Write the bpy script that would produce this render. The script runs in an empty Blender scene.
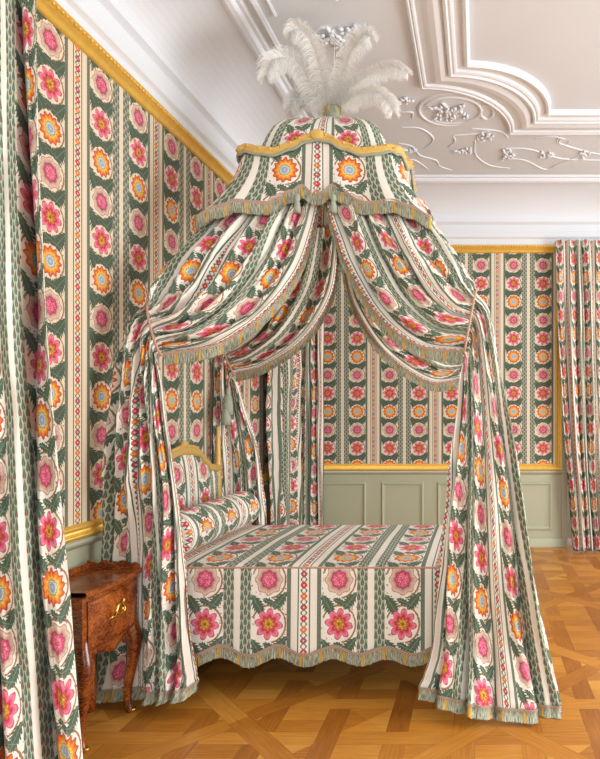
import bpy, bmesh, math, random
from mathutils import Vector, Matrix, noise
random.seed(7)
PI = math.pi
S = bpy.context.scene
COL = S.collection

# ------------------------------------------------------------------ camera, light, exposure
cam_d = bpy.data.cameras.new('camera'); cam = bpy.data.objects.new('camera', cam_d); COL.objects.link(cam)
cam.location = (0, 0, 1.5); cam.rotation_euler = (PI/2, 0, 0)
cam_d.sensor_fit = 'HORIZONTAL'; cam_d.sensor_width = 36; cam_d.lens = 575/600*36
cam_d.shift_x = -(478-300)/600; cam_d.shift_y = (416-379.5)/600
cam_d.clip_start = 0.05
S.camera = cam
W = bpy.data.worlds.new('daylight'); S.world = W; W.use_nodes = True
W.node_tree.nodes['Background'].inputs[0].default_value = (0.84, 0.94, 1.10, 1)
W.node_tree.nodes['Background'].inputs[1].default_value = 0.85
def area(name, loc, target, size, sizey, power, col):
    d = bpy.data.lights.new(name, 'AREA'); d.shape = 'RECTANGLE'; d.size = size; d.size_y = sizey
    d.energy = power; d.color = col
    o = bpy.data.objects.new(name, d); COL.objects.link(o); o.location = loc
    o.rotation_euler = (Vector(target)-Vector(loc)).to_track_quat('-Z', 'Y').to_euler()
    return o
area('window_light_right', (4.3, 2.0, 2.0), (-1, 3.8, 1.3), 2.6, 2.8, 270, (0.97, 0.985, 1.0))
area('window_light_behind', (0.6, -2.6, 2.2), (-1, 4, 1.6), 3.0, 2.4, 90, (0.97, 0.985, 1.0))
area('window_light_far', (2.0, 6.45, 1.9), (-0.6, 3.5, 1.0), 1.2, 2.6, 26, (1.0, 0.98, 0.95))
S.view_settings.view_transform = 'Standard'; S.view_settings.look = 'None'
S.view_settings.gamma = 1; S.view_settings.use_curve_mapping = False
S.view_settings.exposure = 0.03

# ------------------------------------------------------------------ helpers
def px(x, y, Y):                       # point at distance Y seen at (x, y) of the photograph
    return Vector(((x-478)*Y/575.0, Y, 1.5-(y-416)*Y/575.0))
def srgb(r, g, b):
    f = lambda c: (c/255/12.92) if c/255 <= 0.04045 else ((c/255+0.055)/1.055)**2.4
    return (f(r), f(g), f(b), 1)
def tag(o, label=None, cat=None, group=None, kind=None):
    if label: o['label'] = label
    if cat: o['category'] = cat
    if group: o['group'] = group
    if kind: o['kind'] = kind
    return o
def empty(name, loc=(0, 0, 0)):
    o = bpy.data.objects.new(name, None); COL.objects.link(o); o.location = loc; o.empty_display_size = .1
    return o
def mesh_obj(name, verts, faces, mat, parent=None, uvs=None, smooth=True):
    """world-space vertices; an object parented to an Empty keeps its place"""
    me = bpy.data.meshes.new(name); me.from_pydata([tuple(v) for v in verts], [], faces); me.update()
    if uvs is not None:
        uvl = me.uv_layers.new(name='UVMap')
        dat = [0.0]*(2*len(me.loops))
        for i, l in enumerate(me.loops):
            u = uvs[l.vertex_index]; dat[2*i] = u[0]; dat[2*i+1] = u[1]
        uvl.data.foreach_set('uv', dat)
    if smooth: me.polygons.foreach_set('use_smooth', [True]*len(me.polygons))
    o = bpy.data.objects.new(name, me); COL.objects.link(o)
    if mat: me.materials.append(mat)
    if parent:
        o.parent = parent
        p = parent; off = Vector((0, 0, 0))
        while p: off += p.location; p = p.parent
        me.transform(Matrix.Translation(-off))
    return o
class MB:
    def __init__(s): s.v = []; s.f = []; s.uv = []
    def add(s, vs, fs, uvs=None):
        b = len(s.v); s.v += [Vector(v) for v in vs]; s.f += [tuple(i+b for i in f) for f in fs]
        s.uv += list(uvs) if uvs else [(v[0]+v[1], v[2]) for v in vs]
        return s
    def box(s, x0, x1, y0, y1, z0, z1):
        vs = [(x, y, z) for z in (z0, z1) for y in (y0, y1) for x in (x0, x1)]
        return s.add(vs, [(0,2,3,1),(4,5,7,6),(0,1,5,4),(2,6,7,3),(0,4,6,2),(1,3,7,5)])
    def grid(s, rows, uvrows=None, closed=False, flip=False):
        n = len(rows[0]); b = len(s.v)
        for i, r in enumerate(rows):
            s.v += [Vector(p) for p in r]
            s.uv += list(uvrows[i]) if uvrows else [(p[0]+p[1], p[2]) for p in r]
        for i in range(len(rows)-1):
            for j in range(n if closed else n-1):
                k = (j+1) % n
                f = (b+i*n+j, b+i*n+k, b+(i+1)*n+k, b+(i+1)*n+j)
                s.f.append(f[::-1] if flip else f)
        return s
    def tube(s, pts, rad, n=8, cap=True, vscale=1):
        pts = [Vector(p) for p in pts]; rows = []; uvr = []; d = 0
        up = Vector((0.13, 0.31, 0.94)).normalized()
        for i, p in enumerate(pts):
            t = (pts[min(i+1, len(pts)-1)]-pts[max(i-1, 0)]).normalized()
            a = up - t*up.dot(t)
            if a.length < 1e-3: a = Vector((1, 0, 0)) - t*t.x
            a.normalize(); up = a; b = t.cross(a)
            r = rad(i/(len(pts)-1)) if callable(rad) else rad
            rows.append([p+(a*math.cos(q)+b*math.sin(q))*r for q in [2*PI*k/n for k in range(n)]])
            if i: d += (p-pts[i-1]).length
            uvr.append([(k/n*2*PI*r, d) for k in range(n)])
        b0 = len(s.v); s.grid(rows, uvr, closed=True)
        if cap:
            s.f.append(tuple(b0+k for k in range(n))[::-1]); m = b0+(len(rows)-1)*n
            s.f.append(tuple(m+k for k in range(n)))
        return s
    def lathe(s, prof, c, n=24, sx=1, sy=1):
        rows = [[(c[0]+r*sx*math.cos(2*PI*k/n), c[1]+r*sy*math.sin(2*PI*k/n), c[2]+z) for k in range(n)] for r, z in prof]
        return s.grid(rows, [[(k/n*2*PI*max(r, .02), z) for k in range(n)] for r, z in prof], closed=True)
    def ball(s, c, r, sx=1, sy=1, sz=1, n=8):
        prof = [(r*math.sin(PI*i/n)+1e-5, -r*math.cos(PI*i/n)) for i in range(n+1)]
        rows = [[(c[0]+q*sx*math.cos(2*PI*k/n), c[1]+q*sy*math.sin(2*PI*k/n), c[2]+z*sz) for k in range(n)] for q, z in prof]
        return s.grid(rows, closed=True)
    def build(s, name, mat, parent=None, smooth=True):
        return mesh_obj(name, s.v, s.f, mat, parent, s.uv, smooth)
def catmull(K, t):
    n = len(K)-1; t = max(0, min(n-1e-6, t)); i = int(t); f = t-i
    g = lambda k: K[max(0, min(n, k))]
    p0, p1, p2, p3 = g(i-1), g(i), g(i+1), g(i+2)
    return [0.5*(2*b+(c-a)*f+(2*a-5*b+4*c-d)*f*f+(3*b-a-3*c+d)*f**3) for a, b, c, d in zip(p0, p1, p2, p3)]
def interp(pts, x):
    if x <= pts[0][0]: return pts[0][1]
    for (a, b), (c, d) in zip(pts, pts[1:]):
        if x <= c:
            f = (x-a)/(c-a); f = f*f*(3-2*f); return b+(d-b)*f
    return pts[-1][1]

# ------------------------------------------------------------------ node maths
class NG:
    def __init__(s, name):
        s.m = bpy.data.materials.new(name); s.m.use_nodes = True; s.t = s.m.node_tree
        s.N = s.t.nodes; s.L = s.t.links; s.b = s.N['Principled BSDF']
    def n(s, t): return s.N.new(t)
    def put(s, inp, v):
        if isinstance(v, E): s.L.new(v.s, inp)
        else: inp.default_value = v
    def math(s, op, a, b=None, c=None):
        n = s.n('ShaderNodeMath'); n.operation = op; s.put(n.inputs[0], a)
        if b is not None: s.put(n.inputs[1], b)
        if c is not None: s.put(n.inputs[2], c)
        return E(s, n.outputs[0])
    def xyz(s, a, b, c):
        n = s.n('ShaderNodeCombineXYZ')
        for i, v in enumerate((a, b, c)): s.put(n.inputs[i], v)
        return E(s, n.outputs[0])
    def sep(s, v):
        n = s.n('ShaderNodeSeparateXYZ'); s.put(n.inputs[0], v); return [E(s, o) for o in n.outputs]
    def coord(s, which):
        return E(s, s.n('ShaderNodeTexCoord').outputs[which])
    def noise(s, vec, scale, detail=2, dist=0, col=False):
        n = s.n('ShaderNodeTexNoise'); s.put(n.inputs['Vector'], vec)
        n.inputs['Scale'].default_value = scale; n.inputs['Detail'].default_value = detail; n.inputs['Distortion'].default_value = dist
        return E(s, n.outputs['Color' if col else 'Fac'])
    def voro(s, vec, scale, feature='F1', out='Distance'):
        n = s.n('ShaderNodeTexVoronoi'); n.feature = feature; s.put(n.inputs['Vector'], vec); n.inputs['Scale'].default_value = scale
        return E(s, n.outputs[out])
    def white(s, vec):
        n = s.n('ShaderNodeTexWhiteNoise'); s.put(n.inputs['Vector'], vec); return E(s, n.outputs['Value'])
    def mix(s, f, a, b):
        n = s.n('ShaderNodeMix'); n.data_type = 'RGBA'; s.put(n.inputs[0], f); s.put(n.inputs[6], a); s.put(n.inputs[7], b)
        return E(s, n.outputs[2])
    def mul(s, a, k):          # colour times a grey
        n = s.n('ShaderNodeVectorMath'); n.operation = 'SCALE'; s.put(n.inputs[0], a); s.put(n.inputs['Scale'], k)
        return E(s, n.outputs[0])
    def ramp(s, f, stops, interp='LINEAR'):
        n = s.n('ShaderNodeValToRGB'); s.put(n.inputs[0], f); r = n.color_ramp; r.interpolation = interp
        while len(r.elements) < len(stops): r.elements.new(0.5)
        for e, (p, c) in zip(r.elements, stops): e.position = p; e.color = c
        return E(s, n.outputs[0])
    def bump(s, h, strength, dist=0.01):
        n = s.n('ShaderNodeBump'); s.put(n.inputs['Height'], h); n.inputs['Strength'].default_value = strength; n.inputs['Distance'].default_value = dist
        s.L.new(n.outputs[0], s.b.inputs['Normal'])
    def out(s, col=None, rough=None, metal=None, spec=None):
        if col is not None: s.put(s.b.inputs['Base Color'], col)
        if rough is not None: s.put(s.b.inputs['Roughness'], rough)
        if metal is not None: s.put(s.b.inputs['Metallic'], metal)
        if spec is not None: s.b.inputs['Specular IOR Level'].default_value = spec
        return s.m
class E:
    def __init__(s, g, k): s.g = g; s.s = k
    def __add__(a, b): return a.g.math('ADD', a, b)
    __radd__ = __add__
    def __sub__(a, b): return a.g.math('SUBTRACT', a, b)
    def __rsub__(a, b): return a.g.math('SUBTRACT', b, a)
    def __mul__(a, b): return a.g.math('MULTIPLY', a, b)
    __rmul__ = __mul__
    def __truediv__(a, b): return a.g.math('DIVIDE', a, b)
    def gt(a, b): return a.g.math('GREATER_THAN', a, b)
    def lt(a, b): return a.g.math('LESS_THAN', a, b)
    def abs(a): return a.g.math('ABSOLUTE', a)
    def floor(a): return a.g.math('FLOOR', a)
    def fract(a): return a.g.math('FRACT', a)
    def cos(a): return a.g.math('COSINE', a)
    def sin(a): return a.g.math('SINE', a)
    def sign(a): return a.g.math('SIGN', a)
    def min(a, b): return a.g.math('MINIMUM', a, b)
    def max(a, b): return a.g.math('MAXIMUM', a, b)
    def mod(a, b): return a.g.math('FLOORED_MODULO', a, b)

def fabric(name, cream, green, gain=1.0, SV=0.2095, leaf=1.0):
    g = NG(name)
    u, v, _ = g.sep(g.coord('UV'))
    p2 = g.xyz(u, v, 0.0)
    sc = lambda k: tuple(min(1, c*k) for c in green[:3])+(1,)
    nz = g.noise(p2, 60, 2, 0)
    U = (u+0.355).mod(0.71)-0.355; a = U.abs(); sg = U.sign()
    x = (a-0.169)*sg + (nz-0.5)*0.010
    q = v/SV+0.5; k = q.floor().mod(3.0); y = (q.fract()-0.5)*SV + (nz-0.5)*0.007
    r = g.math('SQRT', x*x+y*y); th = g.math('ARCTAN2', y, x)
    c12 = (th*12.0).cos(); c4 = (th*4.0+0.5).cos().abs(); c8 = (th*8.0).cos()
    pz = g.voro(p2, 88, 'DISTANCE_TO_EDGE')
    ed = (pz*7.0).min(1.0)
    # orange flower with blue heart
    s1 = r/(c12*0.007+0.068)
    f1 = g.ramp(s1, [(0, srgb(206,214,214)), (.22, srgb(140,164,186)), (.36, srgb(226,230,224)), (.43, srgb(92,104,132)), (.49, srgb(252,214,90)), (.66, srgb(246,160,60)), (.86, srgb(228,104,54)), (1, srgb(166,74,54))])
    # pink star flower with yellow heart
    s2 = r/(c4*0.026+0.050)
    f2 = g.ramp(s2, [(0, srgb(96,104,56)), (.10, srgb(150,110,40)), (.2, srgb(244,196,84)), (.42, srgb(218,128,50)), (.48, srgb(176,44,66)), (.60, srgb(222,80,114)), (.86, srgb(238,140,158)), (.95, srgb(214,90,120)), (1, srgb(150,48,76))])
    f2 = g.mix((s2-0.30).abs().lt(0.13)*(1.0-ed), f2, srgb(160,70,40))
    # peony with mauve outer petals
    s3 = r/(c8*0.005+0.071)
    f3 = g.ramp(s3, [(0, srgb(232,96,132)), (.3, srgb(246,160,180)), (.52, srgb(222,84,122)), (.57, srgb(132,76,88)), (.64, srgb(196,156,142)), (.9, srgb(230,198,178)), (1, srgb(158,122,108))])
    f3 = g.mix(s3.lt(0.54)*(1.0-ed), f3, srgb(190,34,82))
    is1 = k.lt(0.5); is3 = k.gt(1.5)
    fl = g.mix(is1, g.mix(is3, f2, f3), f1)
    s = g.mix(is1, g.mix(is3, s2, s3), s1); s = g.math('ADD', s, 0.0)
    rays = g.math('MULTIPLY_ADD', (th*24.0).cos(), 0.06, 0.97)
    fl = g.mul(fl, rays)
    # ground of the flower column: cream, curling tan vine, serrated leaves between the flowers
    yb = ((v/SV).fract()-0.5)*SV+(nz-0.5)*0.008
    def leafmask(cx, cy, ang, ln, wd):
        ca, sa = math.cos(ang), math.sin(ang)
        lx = (x-cx)*ca+(yb-cy)*sa; ly = (yb-cy)*ca-(x-cx)*sa
        t = lx/ln; w = (1.0-t*t)*(1.0-t*0.35)*wd*((lx*420.0+ly.abs()*300.0).sin()*0.20+0.9)
        return ly.abs().lt(w), ly.abs(), lx
    m1, e1, l1 = leafmask(-0.062, -0.012, 2.15, 0.060*leaf, 0.031*leaf)
    m2, e2, l2 = leafmask(0.060, 0.006, 0.85, 0.056*leaf, 0.029*leaf)
    m3, e3, l3 = leafmask(0.004, 0.0, -0.35, 0.040*leaf, 0.016*leaf)
    leafm = m1.max(m2).max(m3)
    ee = e1.min(e2).min(e3)
    vein = ((l1*330.0-e1*330.0).sin().gt(0.55))*m1+((l2*330.0-e2*330.0).sin().gt(0.55))*m2
    leafc = g.mix(vein*0.55, sc(1.0), sc(1.75))
    leafc = g.mix(ee.lt(0.0022), leafc, sc(2.1))
    base = cream if leaf <= 1.2 else cream
    vr = (r-0.088).abs()
    col = g.mix((vr.lt(0.0045))*(x*1.2+y).gt(-0.07), base, srgb(158,124,86))
    bud = nz.gt(0.64)*r.gt(0.078)
    col = g.mix(bud, col, srgb(156,96,104))
    col = g.mix(leafm, col, leafc)
    if leaf > 1.2: col = g.mix((r+(nz-0.5)*0.03).lt(0.081), col, cream)
    col = g.mix(s.lt(1.0), col, fl)
    infl = a.gt(0.074)*a.lt(0.264)
    # stripe of little staggered leaves
    cq = (a-0.017)/0.019; ci = cq.floor(); cc = (cq.fract()*2.0-1.0).abs()
    t = (v/0.046+ci*0.5+(nz-0.5)*0.12).fract()
    w = (1.0-t)*1.25*(1.0-(0.22-t).max(0.0)*2.5)
    chev = g.mix(cc.lt(w), srgb(178,188,166), g.ramp(cc/w, [(0, sc(1.7)), (.2, sc(1.35)), (.7, sc(1.15)), (1, sc(.5))]))
    chev = g.mix(cc.lt(0.16)*t.lt(0.30), chev, srgb(188,96,92))
    cd = (v/0.016+(a*170.0)).fract()
    dark = g.mix(cd.lt(0.3), sc(.95), srgb(160,168,150))
    # narrow trail of tiny flowers
    x2 = 0.355-a; TV = 0.0525
    yq = v/TV; y2 = (yq.fract()-0.5)*TV; tk = yq.floor().mod(3.0)
    r2 = g.math('SQRT', x2*x2+y2*y2)*(nz*0.4+0.8)
    tc = g.mix(tk.lt(0.5), g.mix(tk.gt(1.5), srgb(206,64,84), srgb(166,84,104)), srgb(226,124,66))
    tiny = g.mix(r2.lt(0.005), tc, srgb(240,206,140))
    wav = (x2-(y2*120.0).cos().abs()*0.014).abs().lt(0.004)
    tg = g.mix(wav, cream, sc(1.2))
    tg = g.mix(r2.lt(0.0155), tg, tiny)
    tg = g.mix(x2.gt(0.0265), tg, sc(1.1))
    out = g.mix(a.gt(0.017), cream, chev)
    out = g.mix(infl, out, col)
    out = g.mix(a.gt(0.264), out, dark)
    out = g.mix(a.gt(0.286), out, cream)
    out = g.mix(a.gt(0.322), out, tg)
    out = g.mul(out, (nz*0.08+0.96)*gain)
    g.b.inputs['Sheen Weight'].default_value = 0.08
    return g.out(out, 0.82, spec=0.25)

GREEN = srgb(82,100,82)
M = {}
M['drape'] = fabric('printed_cotton', srgb(240,234,220), GREEN)
M['wallcloth'] = fabric('printed_wall_fabric', srgb(234,219,192), srgb(78,92,76), leaf=1.36)
def simple(name, col, rough=.5, metal=0, spec=.5, nscale=8, namt=.1, bump=0, bscale=40):
    g = NG(name); p = g.coord('Object'); n = g.noise(p, nscale, 4, 0)
    c = g.mul(g.mix(0.0, col, col), n*(2*namt)+(1-namt))
    if bump: g.bump(g.noise(p, bscale, 4, 0), bump, 0.004)
    return g.out(c, rough, metal, spec)
M['ceiling'] = simple('ceiling_plaster', srgb(222,227,232), .8, nscale=1.3, namt=.035, bump=.12, bscale=14)
M['stucco'] = simple('stucco_white', srgb(230,234,238), .7, nscale=4, namt=.03, bump=.1, bscale=30)
M['cove'] = simple('cove_plaster', srgb(232,237,242), .75, nscale=1.5, namt=.02)
M['gold'] = simple('gilded_wood', srgb(238,192,88), .36, .35, nscale=25, namt=.16, bump=.2, bscale=80)
M['giltcream'] = simple('faded_gilding', srgb(214,178,104), .5, .25, nscale=30, namt=.16, bump=.3, bscale=70)
M['braid'] = simple('yellow_braid', srgb(222,182,98), .75, 0, nscale=60, namt=.25, bump=.5, bscale=200)
M['sage'] = simple('sage_paint', srgb(188,190,162), .5, nscale=2, namt=.04, bump=.03)
M['brass'] = simple('gilt_bronze', srgb(228,176,84), .25, .9, nscale=30, namt=.12)
M['whitepaint'] = simple('white_paint', srgb(228,228,222), .5)
M['dark'] = simple('dark_timber', srgb(70,48,30), .6)
M['cord'] = simple('pink_green_cord', srgb(196,150,130), .8, nscale=90, namt=.4)
M['rope'] = simple('tassel_thread', srgb(160,166,146), .85, nscale=90, namt=.3)
def glass():
    g = NG('window_glass'); g.b.inputs['Transmission Weight'].default_value = 1; g.b.inputs['IOR'].default_value = 1.1
    return g.out((.95, .98, 1, 1), .02)
M['glass'] = glass()
def fringe_mat():
    g = NG('silk_fringe'); u, v, _ = g.sep(g.coord('UV'))
    th = g.noise(g.xyz(u*260.0, v*2.0, 0.0), 1, 2, 0)
    c = g.ramp(th, [(.3, srgb(92,100,84)), (.5, srgb(158,160,138)), (.68, srgb(204,200,176))])
    tuft = ((u/0.115).fract()-0.5).abs().lt(0.055)
    c = g.mix(tuft, c, g.mul(srgb_e(g, 212,160,56), th+0.5))
    head = v.lt(0.22)
    hb = (u*70.0+v*6.0).fract()
    hc = g.ramp(hb, [(0, srgb(190,120,120)), (.35, srgb(206,190,164)), (.65, srgb(120,126,104)), (1, srgb(190,150,130))])
    c = g.mix(head, c, hc)
    g.bump(th, 0.6, 0.004)
    return g.out(c, .8, spec=.2)
def srgb_e(g, r, gg, b):
    n = g.n('ShaderNodeRGB'); n.outputs[0].default_value = srgb(r, gg, b); return E(g, n.outputs[0])
M['fringe'] = fringe_mat()
def feather_mat():
    g = NG('ostrich_feather'); n = g.noise(g.coord('Object'), 30, 2, 0)
    c = g.ramp(n, [(.3, srgb(252,250,245)), (.6, srgb(255,255,253))])
    tr = g.n('ShaderNodeBsdfTranslucent'); df = g.n('ShaderNodeBsdfDiffuse'); mx = g.n('ShaderNodeMixShader'); mx.inputs[0].default_value = .4
    g.L.new(c.s, tr.inputs[0]); g.L.new(c.s, df.inputs[0]); g.L.new(df.outputs[0], mx.inputs[1]); g.L.new(tr.outputs[0], mx.inputs[2])
    g.L.new(mx.outputs[0], g.N['Material Output'].inputs['Surface'])
    return g.m
M['feather'] = feather_mat()
def parquet():
    g = NG('oak_parquet'); X, Y, _ = g.sep(g.coord('Object'))
    x = X-0.092; y = Y-2.837; L = 1.272/math.sqrt(2)
    p = (x+y)*(1/math.sqrt(2)); q = (x-y)*(1/math.sqrt(2))
    pp = (p/L+0.5).fract()-0.5; qq = (q/L+0.5).fract()-0.5
    bw = 0.052/L
    bp = pp.abs().lt(bw); bq = qq.abs().lt(bw)
    P = 0.318; hs = 0.104/P/2
    ux = x/P+0.5; uy = y/P+0.5            # fillers centred at 0, strips centred on the half cells
    fx = ux.fract(); fy = uy.fract(); ix = ux.floor(); iy = uy.floor()
    sx = (fx-0.5).abs().gt(0.5-hs); sy = (fy-0.5).abs().gt(0.5-hs)
    jx = (x/P).floor(); jy = (y/P).floor()   # strip indices
    over = (jx+jy).mod(2.0).gt(0.5)
    vert = sx*(1.0-sy*over); horiz = sy*(1.0-vert)
    # piece ids
    cy = (y/P+0.5*(jx.mod(2.0))*2.0); lenid = ((uy+jx)*0.5).floor(); lenid2 = ((ux+jy+1.0)*0.5).floor()
    idv = g.white(g.xyz(jx, lenid, 3.0)); idh = g.white(g.xyz(lenid2, jy, 7.0))
    half = fy.gt(0.5)
    idf = g.white(g.xyz(ix+ (p/L+0.5).floor()*7.0, iy+half*0.37+(q/L+0.5).floor()*3.0, 11.0))
    idp = g.white(g.xyz((p/L+0.5).floor(), (q/L).floor(), 17.0)); idq = g.white(g.xyz((q/L+0.5).floor(), (p/L).floor(), 23.0))
    tone = g.mix(vert, g.mix(horiz, idf*0.45+0.42, idh*0.45+0.32), idv*0.42+0.22); 
    tone = g.mix(bp, g.mix(bq, tone, idq*0.3+0.34), idp*0.3+0.46)
    # grain
    gx = g.noise(g.xyz(x*6.0, y*90.0, 0.0), 1, 3, .2); gy = g.noise(g.xyz(x*90.0, y*6.0, 0.0), 1, 3, .2)
    gp = g.noise(g.xyz(p*90.0, q*6.0, 0.0), 1, 3, .2); gq = g.noise(g.xyz(p*6.0, q*90.0, 0.0), 1, 3, .2)
    gr = g.mix(vert, gx, gy); gr = g.mix(bp, g.mix(bq, gr, gq), gp)
    tone = g.math('ADD', tone, 0.0); gr = g.math('ADD', gr, 0.0)
    t = tone+(gr-0.5)*0.6+(g.noise(g.xyz(X, Y, 0.0), 1.6, 2)-0.5)*0.5
    c = g.ramp(t, [(0, srgb(128,74,24)), (.35, srgb(172,106,36)), (.65, srgb(200,134,50)), (1, srgb(224,164,76))])
    # joints
    e = 0.006
    jv = ((fx-0.5).abs()-(0.5-hs)).abs().lt(e)*(1.0-horiz); jh = ((fy-0.5).abs()-(0.5-hs)).abs().lt(e)*(1.0-vert)
    inn = (1.0-bp.max(bq))
    j = (jv.max(jh)*inn).max((pp.abs()-bw).abs().lt(0.002)).max((qq.abs()-bw).abs().lt(0.002)*(1.0-bp))
    c = g.mul(c, 1.0-j*0.26)
    g.bump(j*-1.0+gr*0.1, 0.15, 0.002)
    return g.out(c, gr*0.15+0.24, spec=.45)
M['parquet'] = parquet()
def veneer():
    g = NG('kingwood_veneer'); X, Y, Z = g.sep(g.coord('Object'))
    P = 0.055
    a = (Y+Z)/P; b = (Y-Z)/P; par = (a.floor()+b.floor()).mod(2.0).gt(0.5)
    n1 = g.noise(g.xyz(Y*40.0+Z*40.0, Y*220.0-Z*220.0, X*60.0), 1, 3, .5)
    n2 = g.noise(g.xyz(Y*220.0+Z*220.0, Y*40.0-Z*40.0, X*60.0), 1, 3, .5)
    n = g.math('ADD', g.mix(par, n1, n2), 0.0)
    big = g.noise(g.xyz(X, Y, Z), 9, 3, .5)
    c = g.ramp(n*0.8+big*0.5-0.15, [(.28, srgb(46,18,8)), (.44, srgb(112,52,20)), (.6, srgb(168,90,34)), (.8, srgb(206,132,58))])
    return g.out(c, .22, spec=.6)
M['veneer'] = veneer()

# ------------------------------------------------------------------ room shell
XL, YB, ZC = -2.03, 6.59, 4.01
XR, YF = 4.6, -3.2
m = MB().box(XL-.3, XR+.3, YF, YB+1.0, -.12, 0)
tag(m.build('floor', M['parquet'], smooth=False), kind='structure')
m = MB().box(XL-.3, XR+.3, YF, YB+.4, ZC, ZC+.12)
tag(m.build('ceiling', M['ceiling'], smooth=False), kind='structure')
zr0, zr1 = 0.885, 0.955        # dado rail
zg0, zg1 = 3.37, 3.455         # gilded cornice
def wallquad(m, axis, c, a0, a1, z0, z1, uo, vo):
    if axis == 'x': vs = [(c, a0, z0), (c, a1, z0), (c, a1, z1), (c, a0, z1)]
    else: vs = [(a0, c, z0), (a1, c, z0), (a1, c, z1), (a0, c, z1)]
    m.add(vs, [(0, 1, 2, 3)], [(a-uo, z-vo) for a, z in ((a0, z0), (a1, z0), (a1, z1), (a0, z1))])
# left wall
m = MB().box(XL-.3, XL-.002, YF, YB+.3, 0, ZC)
wl = tag(m.build('wall_left', M['sage'], smooth=False), kind='structure')
m = MB(); wallquad(m, 'x', XL+.004, 2.0, YB, .9, zg1, 3.265, 2.862)
m.box(XL-.001, XL+.003, 2.0, YB, .9, zg1)
m.build('fabric_panel', M['wallcloth'], wl, smooth=False)
# back wall with window opening x 1.02..2.5
m = MB().box(XL-.3, 1.02, YB+.002, YB+.3, 0, ZC).box(1.02, 2.5, YB+.002, YB+.3, 3.4, ZC).box(2.5, XR, YB+.002, YB+.3, 0, ZC)
wb = tag(m.build('wall_back', M['sage'], smooth=False), kind='structure')
m = MB(); wallquad(m, 'y', YB-.004, XL, .92, .9, zg1, -1.553, 2.179); wallquad(m, 'y', YB-.004, 2.6, XR, .9, zg1, -1.553, 2.179)
m.build('fabric_panel', M['wallcloth'], wb, smooth=False)
# right wall with two window openings
m = MB()
for a, b in ((YF, .6), (1.8, 2.9), (4.1, YB+.3)): m.box(XR, XR+.3, a, b, 0, ZC)
for a, b in ((.6, 1.8), (2.9, 4.1)): m.box(XR, XR+.3, a, b, 3.3, ZC)
tag(m.build('wall_right', M['whitepaint'], smooth=False), kind='structure')
def window(n, x0, x1, y):
    w = tag(empty('window_%d' % n, (x0, y, 0)), kind='structure')
    f = MB(); z0, z1 = .05, 3.38
    for a, b in ((x0, x0+.07), (x1-.07, x1), ((x0+x1)/2-.05, (x0+x1)/2+.05)): f.box(a, b, y-.03, y+.03, z0, z1)
    for z in (z0+.03, .9, 1.7, 2.5, z1-.04): f.box(x0+.07, x1-.07, y-.02, y+.02, z-.03, z+.03)
    f.build('window_frame', M['whitepaint'], w, smooth=False)
    MB().box(x0+.07, x1-.07, y-.004, y+.004, z0, z1).build('pane', M['glass'], w, smooth=False)
window(1, 1.03, 2.49, YB+.24)

# cornice profile swept round left and back walls
def sweep_L(prof, flip=False):
    rows = []
    for p, z in prof:
        rows.append([(XL+p, YF, z), (XL+p, YB-p, z), (XR, YB-p, z)])
    return MB().grid(rows, flip=flip)
cove = [(0, 3.44), (.02, 3.46), (.02, 3.52), (.045, 3.535), (.05, 3.545), (.05, 3.60), (.036, 3.61), (.036, 3.68), (.065, 3.695), (.075, 3.70), (.075, 3.725), (.06, 3.73)]
for i in range(13):
    a = PI/2*i/12; cove.append((.06+.44*(1-math.cos(a)), 3.73+.245*math.sin(a)))
cove += [(.505, 3.962), (.53, 3.955), (.56, 3.962), (.57, 3.975), (.575, 3.99), (.60, 3.99), (.615, 4.02)]
o = sweep_L(cove).build('trim_1', M['cove'], smooth=False); tag(o, kind='structure')
# gilded cornice under it with bead row
gp = [(0, 3.365), (.012, 3.365), (.02, 3.375), (.022, 3.39), (.034, 3.405), (.046, 3.412), (.046, 3.43), (.052, 3.434), (.052, 3.444), (.0, 3.448)]
gc = MB()
for seg in ((XL, YF, XL, YB), (XL, YB, .955, YB)):
    rows = []
    for p, z in gp:
        rows.append([(XL+p, YF, z), (XL+p, YB-p, z)] if seg[0] == seg[2] else [(XL+p, YB-p, z), (.955, YB-p, z)])
    gc.grid(rows)
y = 1.6
while y < YB-.06:
    gc.ball((XL+.05, y, 3.424), .0105, n=6); y += .03
x = XL+.08
while x < .95:
    gc.ball((x, YB-.05, 3.424), .0105, n=6); x += .03
tag(gc.build('trim_2', M['gold']), kind='structure')
# gilded dado rail + right upright of the frame
def rail(prof, x1=.955):
    g = MB(); rows = []
    for p, z in prof: rows.append([(XL+p, YF, z), (XL+p, YB-p, z), (x1, YB-p, z)])
    return g.grid(rows)
gr = rail([(0, .875), (.02, .878), (.034, .89), (.034, .902), (.022, .91), (.02, .925), (.03, .935), (.03, .945), (0, .955)])
x0 = .885
rows = []
for p, dx in [(0, .07), (.03, .068), (.034, .055), (.022, .045), (.02, .03), (.03, .018), (.03, .008), (0, 0)]:
    rows.append([(x0+dx, YB-p, .88), (x0+dx, YB-p, 3.44)])
gr.grid(rows)
tag(gr.build('trim_3', M['gold']), kind='structure')
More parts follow.
